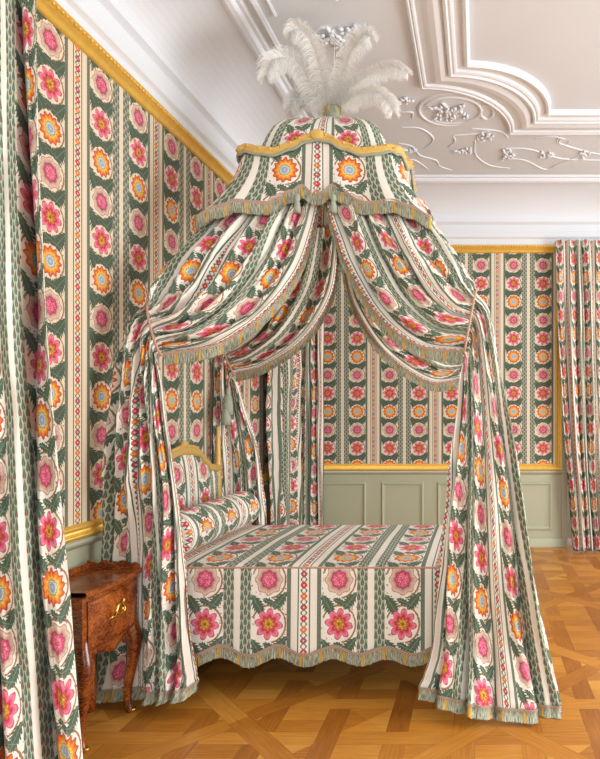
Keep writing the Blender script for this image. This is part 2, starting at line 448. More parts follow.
# sage rail, wainscot panels, baseboard
tag(rail([(0, .83), (.012, .835), (.03, .855), (.034, .875), (0, .876)], 1.02).build('trim_4', M['sage']), kind='structure')
b = MB(); rows = []
for p, z in [(.02, 0), (.02, .085), (.012, .1), (0, .105)]:
    rows.append([(XL+p, YF, z), (XL+p, YB-p, z), (1.02, YB-p, z)])
tag(b.grid(rows).build('baseboard_back', M['sage']), kind='structure')
pan = MB()
def panel(fn):                                 # raised-and-fielded panel frame; fn(a, z, depth) -> point
    for (d0, h0), (d1, h1) in zip([(0, 0), (.012, .014), (.024, .014), (.034, .004)], [(.012, .014), (.024, .014), (.034, .004), (.05, .0005)]):
        a0, a1, z0, z1 = fn[1]
        q0 = [(a0+d0, z0+d0), (a1-d0, z0+d0), (a1-d0, z1-d0), (a0+d0, z1-d0)]
        q1 = [(a0+d1, z0+d1), (a1-d1, z0+d1), (a1-d1, z1-d1), (a0+d1, z1-d1)]
        vs = [fn[0](a, z, h0) for a, z in q0]+[fn[0](a, z, h1) for a, z in q1]
        pan.add(vs, [(i, (i+1) % 4, 4+(i+1) % 4, 4+i) for i in range(4)])
for a0, a1 in ((-1.95, -1.28), (-1.11, -.62), (-.47, .16), (.31, .85)):
    panel((lambda a, z, h: (a, YB-h-.0005, z), (a0, a1, .19, .745)))
for a0, a1 in ((1.4, 2.1), (2.25, 3.2), (3.35, 4.3), (4.45, 5.4), (5.55, 6.4)):
    panel((lambda a, z, h: (XL+h+.0005, a, z), (a0, a1, .19, .745)))
tag(pan.build('trim_5', M['sage'], smooth=False), kind='structure')
m = MB().box(.955, 1.02, YB-.018, YB, 0, 3.44).box(.99, 1.02, YB-.03, YB, 0, .14)
tag(m.build('trim_6', M['sage'], smooth=False), kind='structure')

# ceiling mouldings: panel frame whose corner is cut by a quarter circle
def frame_path(d, far=XR, near=YF):
    cx = -.44+d; cy = 5.08-d*.97; r = .71-.16*d
    pts = [(cx, near), (cx, (near+cy-r)/2), (cx, cy-r)]
    pts += [(cx+r*math.sin(PI/2*i/24), cy-r*math.cos(PI/2*i/24)) for i in range(1, 25)]
    pts += [((far+cx+r)/2, cy), (far, cy)]
    return pts
prof = [(0, 0), (.006, .03), (.02, .034), (.028, .02), (.036, .03), (.048, .028), (.056, .012), (.09, .02), (.13, .036), (.17, .044), (.2, .036), (.222, .02), (.228, .046), (.246, .05), (.256, .036), (.27, .04), (.285, .034), (.292, .018), (.34, .014), (.348, .036), (.366, .04), (.378, .026), (.384, .0)]
m = MB().grid([[(x, y, ZC-h) for x, y in frame_path(d)] for d, h in prof])
tag(m.build('trim_7', M['stucco'], smooth=False), kind='structure')
def mould(pts, w, h, m):                      # stucco moulding on the ceiling along a path
    prof = [(-w, 0), (-w*.8, h*.7), (-w*.3, h*.6), (-w*.15, h), (w*.4, h), (w*.6, h*.5), (w, 0)]
    P = [Vector((x, y, 0)) for x, y in pts]; rows = []
    for i, p in enumerate(P):
        t = (P[min(i+1, len(P)-1)]-P[max(i-1, 0)]).normalized(); n = Vector((-t.y, t.x, 0))
        rows.append([(p.x+n.x*a, p.y+n.y*a, ZC-b) for a, b in prof])
    m.grid(rows)
m = MB()
mould([(-1.36, YF), (-1.36, 1), (-1.36, 4.2), (-1.36, 5.8)], .022, .022, m)
mould([(-1.27, YF), (-1.27, 1), (-1.27, 3.6)], .012, .014, m)
arc = [(-1.20+.5*(i/10)**1.5, 2.6+1.06*i/10) for i in range(9)]
mould(arc, .02, .025, m)
tag(m.build('trim_8', M['stucco']), kind='structure')
# rocaille relief
def cp(x, y): Y = 575*(ZC-1.5)/(416-y); return ((x-478)*Y/575, Y)
def strokes(lst, rad, m):
    for st in lst:
        P = [cp(*q) for q in st]; n = (len(P)-1)*6
        pts = [catmull(P, i/6) for i in range(n+1)]
        m.tube([(a, b, ZC-.002) for a, b in pts], lambda t: rad*(.45+.55*math.sin(PI*min(1, max(0, t))))+.001, 6)
def leaves(c, rx, ry, n, m, seed):
    rd = random.Random(seed)
    for i in range(n):
        a = rd.uniform(0, 2*PI); q = math.sqrt(rd.random())
        x = c[0]+rx*q*math.cos(a); y = c[1]+ry*q*math.sin(a); th = rd.uniform(0, 2*PI); L = rd.uniform(.02, .05)
        m.tube([(x+math.cos(th)*L*t+math.sin(th)*L*.6*t*t, y+math.sin(th)*L*t-math.cos(th)*L*.6*t*t, ZC-.004-.012*math.sin(PI*t)) for t in [k/5 for k in range(6)]],
               lambda t: .012*math.sin(PI*min(1, .15+t*.85))+.001, 6)
m = MB()
ell = lambda cx, cy, rx, ry, a0=0, a1=360, n=14, k=1.0: [(cx+rx*(k**(i/n))*math.cos(math.radians(a0+(a1-a0)*i/n)), cy+ry*(k**(i/n))*math.sin(math.radians(a0+(a1-a0)*i/n))) for i in range(n+1)]
strokes([ell(451, 109, 32, 16, 20, 330), ell(452, 110, 29, 13, 200, 500), ell(486, 113, 9, 8, -120, 230, 12, .5)], .012, m)
leaves(cp(450, 112), .16, .13, 46, m, 3)
tag(m.build('trim_9', M['stucco']), kind='structure')
m = MB()
strokes([[(400, 127), (420, 128), (432, 136), (432, 142), (424, 148)], [(453, 135), (470, 134), (490, 131)], [(453, 136), (455, 141), (448, 147)],
         [(398, 143), (412, 146), (420, 155), (436, 160), (440, 166), (452, 170)], [(475, 140), (476, 155), (490, 165), (510, 168)],
         [(403, 160), (415, 160), (428, 169)], [(400, 112), (412, 112), (412, 118)], [(470, 128), (500, 131), (508, 138)],
         [(505, 148), (530, 149), (560, 158), (600, 160), (640, 162)], [(505, 158), (525, 160), (545, 169), (560, 163), (600, 148), (640, 141)],
         [(560, 136), (558, 142), (575, 148), (600, 154), (640, 158)], [(535, 138), (552, 136), (566, 139)], ell(563, 141, 6, 4, 0, 300, 10, .5),
         ell(482, 137, 6, 5, 90, 400, 10, .5), ell(508, 152, 5, 5, 90, 400, 10, .6)], .008, m)
leaves(cp(463, 150), .09, .05, 14, m, 4); leaves(cp(487, 136), .06, .06, 9, m, 5); leaves(cp(507, 154), .07, .1, 16, m, 6)
leaves(cp(546, 153), .07, .07, 14, m, 8); leaves(cp(585, 153), .05, .08, 9, m, 9); leaves(cp(404, 100), .08, .05, 12, m, 10); leaves(cp(404, 148), .09, .06, 10, m, 12)
tag(m.build('trim_10', M['stucco']), kind='structure')
m = MB()
leaves(cp(326, 36), .10, .07, 30, m, 13); leaves(cp(341, 44), .03, .14, 18, m, 14); leaves(cp(352, 30), .06, .05, 14, m, 15)
strokes([[(312, 38), (322, 27), (336, 34), (340, 52)], [(340, 52), (342, 38), (352, 29), (358, 36)]], .012, m)
tag(m.build('trim_11', M['stucco']), kind='structure')

# ------------------------------------------------------------------ cloth builder
def fold(s, t, nf, seed):
    """irregular pleats: broad ridges and sharp valleys, running along t"""
    w = s*nf + .55*noise.noise((s*2.3, t*.30, seed)) + .30*noise.noise((s*6.3, t*.5, seed+9))
    c = math.floor(w)
    a = .72+.65*noise.noise((c*1.73+.5, t*.3, seed+4))
    h = abs(math.sin(PI*w))**.75*2-1
    h2 = math.sin(2*PI*(w*2.3+.4*noise.noise((s*3, t*.6, seed+31))))
    return a*.85*h + .16*h2 + .5*noise.noise((s*nf*.9, t*.9, seed+20)) + .13*noise.noise((s*nf*2.2, t*5.0, seed+40))
def cloth(name, keys, width, nf, seed, u0, parent=None, rows=150, cols=220, vs=.95, v0=0, xmin=None, u_dir=1, thick=.003, zmin=.004, clear=None):
    """keys: per level A point, B point, bulge vector length toward the room, fold amplitude.
       Returns object, edge polylines"""
    K = [list(k[0])+list(k[1])+[k[2], k[3]] for k in keys]
    n = len(K)-1; base = []; amp = []
    for i in range(rows+1):
        t = i/rows*n; q = catmull(K, t); A = Vector(q[0:3]); B = Vector(q[3:6]); bul = q[6]; amp.append(max(0, q[7])*1.5)
        row = []
        for j in range(cols+1):
            s = j/cols; p = A.lerp(B, s); p.y -= bul*4*s*(1-s); row.append(p)
        base.append(row)
    V = []; UV = []; cum = [v0]*(cols+1)
    for i in range(rows+1):
        r = []
        for j in range(cols+1):
            a = base[i][min(j+1, cols)]-base[i][max(j-1, 0)]; b = base[min(i+1, rows)][j]-base[max(i-1, 0)][j]
            N = a.cross(b)
            if N.length < 1e-9: N = Vector((0, -1, 0))
            N.normalize()
            if N.y > 0: N = -N
            s = j/cols; p = base[i][j] + N*amp[i]*fold(s, i/rows*n, nf, seed)
            if xmin is not None and p.x < xmin: p.x = xmin+ (p.x-xmin)*.05
            if p.z < zmin: p.z = zmin
            if clear: clear(p)
            r.append(p)
            if i: cum[j] -= (base[i][j]-base[i-1][j]).length
            UV.append((u0+u_dir*s*width, cum[j]*vs))
        V.append(r)
    verts = [p for r in V for p in r]; w = cols+1
    faces = [(i*w+j, i*w+j+1, (i+1)*w+j+1, (i+1)*w+j) for i in range(rows) for j in range(cols)]
    o = mesh_obj(name, verts, faces, M['drape'], parent, UV)
    sm = o.modifiers.new('thickness', 'SOLIDIFY'); sm.thickness = thick; sm.offset = 0
    return o, V
def resample(P, step):
    out = [Vector(P[0])]; acc = 0
    for a, b in zip(P, P[1:]):
        a = Vector(a); b = Vector(b); L = (b-a).length
        if L < 1e-9: continue
        d = step-acc
        while d <= L: out.append(a.lerp(b, d/L)); d += step
        acc = (acc+L) % step
    return out
def fringe(name, P, length, parent, down=Vector((0, 0, -1)), step=.0045, out=None, zmin=.003, jag=.12, seed=1):
    """a strip of hanging threads under a trimming: two layers, so that it has depth, with a ragged lower end"""
    P = resample(P, step); rd = random.Random(seed); rows = [[], [], [], [], []]; uv = [[], [], [], [], []]
    m = MB()
    N = len(P)
    side = []
    for i in range(N):
        t = P[min(i+2, N-1)]-P[max(i-2, 0)]
        nn = t.cross(Vector((0, 0, 1)));
        if nn.length < 1e-6: nn = Vector((0, -1, 0))
        nn.normalize()
        if nn.y > 0: nn = -nn
        side.append(nn)
    for lay in (0, 1):
        rows = [[] for _ in range(5)]; uv = [[] for _ in range(5)]
        for i in range(N):
            j = 1-jag*rd.random(); w = (.0022*math.sin(i*2.1+lay)+.0012*rd.uniform(-1, 1))
            for k, f in enumerate((0, .2, .25, .6, 1)):
                off = side[i]*((.006 if k < 2 else .003+w*(f*1.6))*(1 if lay == 0 else -1))
                d = down if out is None else (down+out*(f*1.2))
                p = P[i]+d.normalized()*length*f*(j if k == 4 else 1)+off
                if p.z < zmin: p.z = zmin+.002*(k/4)
                rows[k].append(p); uv[k].append((i*step, f))
        m.grid(rows, uv)
    return m.build(name, M['fringe'], parent)
def tassel(p, parent, L=.16, r=.028, name='tassel', nfall=1):
    m = MB(); z = p[2]
    m.lathe([(.004, 0), (.015, -.01), (.018, -.03), (.011, -.045), (.016, -.052), (r*.8, -.065), (r, -L*.7), (r*1.05, -L), (.002, -L)], p, 20)
    return m.build(name, M['rope'], parent)

# ------------------------------------------------------------------ bed
BX0, BX1, BY0, BY1, BZ = -1.97, -.03, 3.06, 4.22, .70
bed = tag(empty('bed', (-1.0, 3.64, 0)), 'wide bed under floral striped coverlet with scalloped fringed skirt and gilded headboard', 'bed')
def hem(x): return .258-.022*math.cos((x+.918)*2*PI/.292)+.004*math.sin(x*17)
m = MB(); uo = -1.278; VS = .209/.233; vo = .397-.233          # star flowers at z .397
def uvz(x, z): return (x-uo, (z-vo)*VS)
# outline of skirt plan, then top
nx = 260
rows = []; uvr = []
for f in [i/16 for i in range(17)]:
    r = []; q = []
    for i in range(nx+1):
        x = BX0+(BX1-BX0)*i/nx; z = BZ-.012-(BZ-.012-hem(x))*f
        r.append((x, BY0-.006-.012*f+.004*f*math.sin(x*23+1)+.003*f*math.sin(x*41), z)); q.append(uvz(x, z))
    rows.append(r); uvr.append(q)
top = []; tuv = []
for k in range(25):                           # top, slightly crowned
    f = k/24; y = BY1+(BY0-BY1)*f
    top.append([(BX0+(BX1-BX0)*i/nx, y, BZ+.012*math.sin(PI*f)*math.sin(PI*i/nx)**.5+.003*noise.noise((i*.05, y*4, 0))-(.004 if k == 24 else 0)) for i in range(nx+1)])
    tuv.append([(BX0+(BX1-BX0)*i/nx-uo, (BZ-vo)*VS+(y-BY0)*VS) for i in range(nx+1)])
m.grid(top+rows, tuv+uvr)
ny = 60; rows = []; uvr = []; e = .05         # foot end
for f in [i/12 for i in range(13)]:
    rows.append([(BX1+.005+.012*f, BY0+(BY1-BY0)*i/ny, BZ-.004-(BZ-.2-.02*math.cos(i/ny*7*PI))*f*.98) for i in range(ny+1)])
    uvr.append([(i/ny*(BY1-BY0), BZ-f*(BZ-.2)) for i in range(ny+1)])
m.grid(rows, uvr)
rows = []; uvr = []
for f in (0, 1):                               # far side
    rows.append([(BX0+(BX1-BX0)*i/20, BY1+.004, BZ-.002-(BZ-.2)*f) for i in range(21)]); uvr.append([(i*.09, f*.5) for i in range(21)])
m.grid(rows, uvr)
m.build('coverlet', M['drape'], bed)
MB().tube([(BX0+(BX1-BX0)*i/40, BY0-.004, BZ-.006) for i in range(41)], .005, 6).build('piping', M['cord'], bed)
fringe('fringe', [(BX0+(BX1-BX0)*i/600, BY0-.022, hem(BX0+(BX1-BX0)*i/600)+.012) for i in range(601)], .078, bed, seed=2)
fringe('fringe', [(BX1+.02, BY0+(BY1-BY0)*i/100, .2+.02*math.cos(i/100*7*PI)+.01) for i in range(101)], .075, bed, seed=3)
MB().box(BX0+.02, BX1-.03, BY0+.03, BY1-.02, .36, BZ-.03).build('mattress_base', M['dark'], bed, smooth=False)
for x in (BX0+.06, BX1-.08):
    for y in (BY0+.09, BY1-.09):
        MB().lathe([(.018, 0), (.024, .04), (.034, .2), (.04, .36)], (x, y, 0), 12).build('leg', M['giltcream'], bed)
# headboard on the wall side: arched upholstered panel in carved frame
HX = -1.93; HY0, HY1 = 3.14, 4.27; HC = (HY0+HY1)/2+.05
def htop(y):
    a = abs((y-HC)/((HY1-HY0)/2))
    return interp([(0, 1.275), (.14, 1.268), (.32, 1.25), (.5, 1.19), (.66, 1.135), (.82, 1.12), (1.1, 1.14)], a)
hb = MB().box(HX-.03, HX, HY0, HY1, .4, .62).build('headboard', M['giltcream'], bed)
m = MB(); ys = [HY0+.03+(HY1-HY0-.06)*i/60 for i in range(61)]; rows = []; uvr = []
for k in range(13):
    f = k/12
    rows.append([(HX+.012+.035*math.sin(PI*min(1, max(0, f)))**.6*math.sin(PI*i/60)**.5, y, .6+(htop(y)-.02-.6)*f) for i, y in enumerate(ys)])
    uvr.append([(y-3.80+.355, (.6+(htop(y)-.6)*f)-.1) for y in ys])
m.grid(rows, uvr); m.build('upholstered_panel', M['drape'], hb)
m = MB()
fr = []
for i in range(81):
    y = HY0+(HY1-HY0)*i/80; z = htop(y)
    fr.append([(HX-.025, y, z-.025), (HX+.02, y, z-.028), (HX+.032, y, z-.012), (HX+.022, y, z+.004), (HX+.03, y, z+.014), (HX+.01, y, z+.024), (HX-.025, y, z+.022)])
m.grid([list(c) for c in zip(*fr)])
m.build('carved_top_rail', M['giltcream'], hb)
m = MB()                                       # carved crest: shell of lobes with two acanthus sprays
for k in range(7):
    a = PI*(k/6); m.tube([(HX+.01, HC+math.cos(a)*.045*t, htop(HC)+.015+math.sin(a)*.05*t) for t in (0, .4, .8, 1)], lambda t: .005+.008*t, 6)
for s in (-1, 1):
    for k in range(5):
        m.tube([(HX+.018, HC+s*(.03+.03*k+.035*t), htop(HC+s*(.03+.03*k+.035*t))+.012+.022*math.sin(PI*t)) for t in [i/6 for i in range(7)]], lambda t: .003+.007*math.sin(PI*t), 6)
m.build('crest', M['giltcream'], hb)
for y in (HY0, HY1):
    m = MB(); m.lathe([(.022, .0), (.024, .6), (.024, 1.13), (.028, 1.15), (.02, 1.165), (.022, 1.2), (.016, 1.33), (.012, 1.40), (.014, 1.41), (.001, 1.44)], (HX, y, 0), 14, 1, 1)
    m.build('post', M['giltcream'], hb)
# bolster
bol = tag(empty('bolster', (-1.765, 3.7, BZ)), 'round bolster cushion in striped floral fabric lying against the headboard', 'cushion')
bx, bz, R, ya, yb = -1.70, BZ+.134, .124, 3.13, 4.19
m = MB(); rows = []; uvr = []
for k in range(61):
    f = k/60; y = ya+(yb-ya)*f; e = min(f, 1-f)*(yb-ya)
    r = R*(1-.0*f)*(min(1, e/.03)**.4 if e < .03 else 1)+.003*noise.noise((k*.3, 0, 0)); r = max(r, .02)
    rows.append([(bx+r*math.cos(2*PI*j/40), y, bz+r*math.sin(2*PI*j/40)) for j in range(41)])
    uvr.append([(y-3.52, j/40*2*PI*R) for j in range(41)])
m.grid(rows, uvr); m.build('cover', M['drape'], bol)
for y in (ya, yb):
    MB().lathe([(.001, .0), (.02, .004), (.03, .012)], (0, 0, 0), 12)
    o = MB(); o.ball((bx, y, bz), .022, 1, .5, 1); o.build('button', M['braid'], bol)

# ------------------------------------------------------------------ canopy
CX, CY, CW, CD = -.945, 3.76, .49, .37         # half width, half depth
can = tag(empty('canopy', (CX, CY, 2.7)), 'domed bed canopy with fringed floral valance and yellow braid, hanging above the bed', 'canopy')
NP = 320
def plan(i, grow=0, gy=None):
    """rounded rectangle, i in 0..1, starting at the middle of the front side and going to the right"""
    gy = grow if gy is None else gy
    a = 2*PI*i; n = 8.0
    c, s = math.sin(a), -math.cos(a)
    k = (abs(c)**n+abs(s)**n)**(-1/n)
    return CX+(CW+grow)*c*k, CY+(CD+gy)*s*k
def side_s(i):                                  # -1..1 along whichever side we are on
    a = 2*PI*i; c, s = math.sin(a), -math.cos(a)
    return (c/abs(s), 0) if abs(s) >= abs(c) else (s/abs(c), 1)
def top_z(i):
    s, _ = side_s(i); a = abs(s)
    return interp([(0, 3.125), (.12, 3.115), (.3, 3.07), (.52, 3.035), (.7, 3.045), (.9, 3.065), (1, 3.055)], a)
def bot_z(i):
    s, sd = side_s(i); a = abs(s)
    return interp([(0, 2.80), (.05, 2.803), (.17, 2.845), (.28, 2.81), (.5, 2.735), (.62, 2.735), (.72, 2.74), (.85, 2.70), (1, 2.64)], a)
def flare(i):
    s, sd = side_s(i); return .02+.19*abs(s)**2.2
m = MB(); rows = []; uvr = []; per = [0]
sgn = lambda i: per[i] if i <= NP/2 else per[i]-per[NP]
for i in range(NP):
    x0_, y0_ = plan(i/NP); x1_, y1_ = plan((i+1)/NP); per.append(per[-1]+math.hypot(x1_-x0_, y1_-y0_))
for k in range(17):
    f = k/16; r = []; q = []
    for i in range(NP+1):
        ii = i/NP; g = flare(ii)*f**1.7
        x, y = plan(ii, g*1.15, g*.6); zt = top_z(ii); zb = bot_z(ii)
        w = .008*f*math.sin(i*.35)
        r.append((x+w*.3, y+w, zt+(zb-zt)*f)); q.append((.355+sgn(i)*1.0, ((zt+(zb-zt)*f)-2.945)*.95))
    rows.append(r); uvr.append(q)
m.grid(rows, uvr)
val = m.build('valance', M['drape'], can); sm = val.modifiers.new('thickness', 'SOLIDIFY'); sm.thickness = .006
def vbottom(i): 
    g = flare(i); x, y = plan(i, g*1.15+.004, g*.6+.006); return Vector((x, y, bot_z(i)+.014))
fringe('fringe', [vbottom(i/900) for i in range(901)], .085, can, seed=5)
m = MB(); rows = []                              # serpentine yellow braided cornice
pr = [(-.012, -.002), (.014, -.004), (.022, .006), (.016, .016), (.024, .026), (.02, .04), (.006, .048), (-.014, .046)]
for d, h in pr: rows.append([(*plan(i/NP, d), top_z(i/NP)+h) for i in range(NP+1)])
m.grid(rows)
for i in range(0, NP, 5):
    x, y = plan(i/NP, .022); m.ball((x, y, top_z(i/NP)+.032), .009, 1, 1, .9, n=6)
m.build('cornice', M['braid'], can)
m = MB(); x, y = plan(0, .022); m.ball((x, y, top_z(0)+.026), .034, 1.25, .35, .9, n=12); m.build('boss', M['braid'], can)
for i in (.125, .875):
    m = MB(); x, y = plan(i, .006); m.ball((x, y, top_z(i)+.026), .030, 1, 1, .9, n=10); m.build('boss', M['braid'], can)
MB().tube([(*plan(i/NP, .018), top_z(i/NP)-.008) for i in range(NP+1)], .008, 6, cap=False).build('gimp', M['rope'], can)
# dome
m = MB(); rows = []; uvr = []
dp = [(1.0, 3.05), (.97, 3.09), (.93, 3.15), (.87, 3.22), (.80, 3.28), (.70, 3.325), (.56, 3.36), (.40, 3.385), (.22, 3.40), (.10, 3.405), (.075, 3.42), (.06, 3.45)]
ip = len(dp)
for j, (f, z) in enumerate(dp):
    r = []; q = []
    for i in range(NP+1):
        x, y = plan(i/NP); k = .86*f
        w = 1+.012*math.sin(i*2*PI/NP*16)*(1-abs(f-.6))
        if f < .3: a = 2*PI*i/NP; x_, y_ = CX+.52*f*math.sin(a), CY-.52*f*math.cos(a)
        else: x_, y_ = CX+(x-CX)*k*w, CY+(y-CY)*k*w
        r.append((x_, y_, z)); q.append((.355+sgn(i)*(.9 if f > .3 else .35), z-2.99+(1-f)*.3))
    rows.append(r); uvr.append(q)
m.grid(rows, uvr); m.build('dome', M['drape'], can)
m = MB().lathe([(.03, 3.42), (.045, 3.435), (.052, 3.47), (.060, 3.50), (.05, 3.512), (.045, 3.505), (.0005, 3.49)], (CX, CY, 0), 24)
m.build('plume_cup', M['rope'], can)
for k in range(9):
    a = 2*PI*k/9+.3; m = MB(); m.tube([(CX+.06*math.cos(a), CY+.06*math.sin(a), 3.508), (CX+.066*math.cos(a), CY+.066*math.sin(a), 3.485), (CX+.060*math.cos(a), CY+.060*math.sin(a), 3.46)], .005, 5)
    m.build('tuft', M['braid'], can)
m = MB(); rows = []                             # inner frame board closing the crown
for f in (1, .5, .02): rows.append([(CX+(plan(i/40)[0]-CX)*f*.95, CY+(plan(i/40)[1]-CY)*f*.95, 3.03) for i in range(41)])
m.grid(rows, [[(p[0], p[1]) for p in r] for r in rows]); m.build('lining', M['drape'], can)
# centre bows and tassels under the valance, front
for s in (-1, 1):
    tassel((CX+s*.105, CY-CD-.05, 2.79), can, .11, .02)
# slender rod hanging the crown from the ceiling, among the plumes
MB().tube([(CX, CY+.02, 3.45), (CX, CY+.02, 3.75), (CX, CY+.02, ZC)], .0025, 6).build('hanging_rod', M['whitepaint'], can)

# ------------------------------------------------------------------ bed curtains
def rows_px(L): return [(px(*a), px(*b), bul, am) for a, b, bul, am in L]
def bedcurtain(name, label, L, width, nf, seed, u0, ud, xmin=None, clear=None, fr_inner=True, tie=None, hemf=True):
    root = tag(empty(name, tuple(px(*L[-1][0]))[:2]+(0,)), label, 'curtain', 'curtains hanging from the bed canopy')
    o, V = cloth('drape', rows_px(L), width, nf, seed, u0, root, rows=210, cols=260, xmin=xmin, u_dir=ud, clear=clear)
    rows = len(V)-1
    inner = [r[-1] for r in V]
    it = int(rows*5/(len(L)-1))
    fringe('fringe', inner[:it], .07, root, seed=seed)
    tail = inner[it+6:]
    dirn = Vector((-1 if L[-1][0][0] > L[-1][1][0] else 1, 0, -.3)).normalized()
    if hemf:
        ho = V[-1]
        fringe('fringe', [p+Vector((0, -.004, .012)) for p in ho], .065, root, out=Vector((0, -.55, 0)), seed=seed+50)
    # tie cord, wrapped round the gathered cloth
    row = V[it]; A, B = row[0], row[-1]; c = (A+B)/2; ax = (B-A); hl = ax.length/2+.012; ax.normalize()
    dep = max((p-c).dot(Vector((0, -1, 0))) for p in row); 
    m = MB(); pts = []
    for k in range(33):
        a = 2*PI*k/32; pts.append(c+ax*hl*math.cos(a)+Vector((0, -1, 0))*(dep+.016)*math.sin(a))
    m.tube(pts, .007, 6, cap=False); m.build('tie_cord', M['cord'], root)
    return root, V
def clear_near(p):                            # the cloth hangs between the table and the bed side
    f = max(0, min(1, (1.35-p.z)/.55)); f = f*f*(3-2*f)
    if p.x < -1.62:
        g = max(0, min(1, (-1.62-p.x)/.08))*f
        if p.y < 2.985: p.y += (2.985-p.y)*.8*g
    if p.y > 3.035: p.y += (3.035-p.y)*.9*f
LL = [((224,200,3.46),(322,186,3.46),.0,.020), ((188,240,3.36),(313,228,3.40),.05,.032), ((162,268,3.2),(297,272,3.30),.07,.036),
      ((152,285,3.12),(264,314,3.16),.05,.032), ((149,294,3.08),(215,344,3.06),.02,.024), ((148,303,3.06),(163,355,3.03),.0,.020),
      ((133,316,3.06),(160,370,3.02),.01,.030), ((128,345,3.05),(164,395,3.01),.03,.036), ((121,405,3.04),(171,450,3.0),.04,.042),
      ((112,465,3.02),(181,520,2.97),.05,.046), ((105,540,3.02),(188,600,2.95),.05,.048), ((100,620,3.01),(193,655,2.94),.05,.050), ((97,690,3.01),(196,685,2.93),.05,.052)]
near_l, VL = bedcurtain('bed_curtain', 'near left bed curtain, swagged from the canopy and tied back beside the bedside table', LL, 1.25, 7.0, 1.0, .355-1.25, 1, xmin=-2.012, clear=clear_near)
LR = [((424,200,3.46),(322,186,3.46),.0,.020), ((446,238,3.36),(336,226,3.40),.05,.032), ((462,260,3.2),(352,266,3.30),.07,.036),
      ((470,274,3.12),(379,313,3.16),.05,.032), ((474,284,3.08),(420,345,3.06),.02,.024), ((476,292,3.06),(466,352,3.03),.0,.020),
      ((489,308,3.06),(464,370,3.02),.01,.026), ((497,350,3.04),(460,400,3.01),.03,.030), ((509,415,3.0),(455,455,2.99),.04,.034),
      ((522,490,2.96),(448,520,2.97),.05,.038), ((535,575,2.93),(440,590,2.965),.05,.040), ((548,640,2.93),(433,645,2.965),.06,.042), ((560,702,2.96),(425,684,2.965),.15,.044)]
near_r, VR = bedcurtain('bed_curtain', 'near right bed curtain, tied back and spread on the floor before the bed foot', LR, 1.20, 4.3, 5.0, .355+1.20, -1)
for k in ():
    pass
RL = [((272,232,4.10),(338,226,4.10),.0,.018), ((255,262,4.2),(338,262,4.15),.0,.03), ((240,292,4.3),(330,300,4.22),.02,.032),
      ((230,318,4.34),(302,340,4.28),.03,.03), ((224,330,4.36),(262,366,4.32),.02,.022), ((222,338,4.37),(234,374,4.33),.0,.018),
      ((214,350,4.38),(238,385,4.34),.01,.026), ((209,380,4.38),(246,410,4.34),.02,.028), ((206,420,4.38),(256,440,4.34),.02,.03),
      ((206,470,4.38),(262,470,4.34),.02,.032), ((206,520,4.38),(266,520,4.34),.02,.034), ((206,570,4.38),(264,570,4.34),.02,.034), ((206,604,4.38),(266,605,4.34),.02,.034)]
far_l, _ = bedcurtain('bed_curtain', 'far left bed curtain behind the bolster, gathered with a hanging tassel', RL, 1.25, 6.0, 9.0, .355-1.25, 1, xmin=-2.012)
RR = [((404,232,4.10),(338,226,4.10),.0,.018), ((425,262,4.2),(342,262,4.15),.0,.03), ((445,292,4.3),(352,304,4.22),.02,.032),
      ((458,318,4.34),(382,350,4.28),.03,.03), ((466,330,4.36),(428,381,4.32),.02,.022), ((470,338,4.37),(462,380,4.33),.0,.018),
      ((476,350,4.38),(464,390,4.34),.01,.022), ((482,380,4.38),(464,415,4.34),.02,.024), ((486,420,4.38),(464,440,4.34),.02,.026),
      ((490,470,4.38),(464,470,4.34),.02,.026), ((496,520,4.38),(466,520,4.34),.02,.026), ((500,570,4.38),(468,570,4.34),.02,.026), ((502,604,4.38),(468,605,4.34),.02,.026)]
far_r, _ = bedcurtain('bed_curtain', 'far right bed curtain, only its swag and fringe showing behind the near right one', RR, 1.1, 5.0, 13.0, .355+1.1, -1)
# tassels on the far left tie
t = px(228, 388, 4.26)
tassel(tuple(t), far_l, .2, .036); t2 = px(226, 402, 4.24); tassel(tuple(t2), far_l, .17, .032)
MB().tube([px(232, 372, 4.26), px(229, 380, 4.25), px(228, 390, 4.26)], .006, 6).build('tassel_cord', M['cord'], far_l)

# ------------------------------------------------------------------ window curtains
def wcurtain(name, label, path, ztop, zbot, width, nf, seed, u0, v0, amp, botpath=None, rows=60, cols=260, ud=1, heading=True, xmin=None):
    root = tag(empty(name, (path[-1][0], path[-1][1], 0)), label, 'curtain', 'floor length window curtains')
    bp = botpath or path
    K = []
    for k in range(7):
        f = k/6; g = f**1.6
        A = Vector((path[0][0]*(1-g)+bp[0][0]*g, path[0][1]*(1-g)+bp[0][1]*g, ztop+(zbot-ztop)*f))
        B = Vector((path[1][0]*(1-g)+bp[1][0]*g, path[1][1]*(1-g)+bp[1][1]*g, ztop+(zbot-ztop)*f))
        K.append((A, B, 0, amp*(.55 if k == 0 else (.85 if k == 1 else 1))))
    o, V = cloth('drape', K, width, nf, seed, u0, root, rows=rows, cols=cols, vs=1, v0=v0, u_dir=ud, xmin=xmin)
    if heading:
        m = MB(); top = V[0]; rr = [[p+Vector((0, -.004, .004)) for p in top], [p+Vector((0, -.006, -.03)) for p in top], [p+Vector((0, -.004, -.07)) for p in top]]
        m.grid(rr, [[(u0+ud*width*j/cols, v0), ] for j in range(cols+1)] and [[(u0+ud*width*j/cols, v0-k*.03) for j in range(cols+1)] for k in range(3)])
        m.build('heading', M['drape'], root)
    return root, V
# big curtain at the left edge of the view
wcurtain('window_curtain', 'tall floral curtain at the left edge in front of the bedside table',
         ((-1.98, 2.02), (-1.69, 2.20)), 3.36, .012, .95, 3.6, 21.0, .265-.95, .62, .085, ((-1.95, 1.98), (-1.53, 2.25)), rows=110, heading=False, xmin=-2.012)
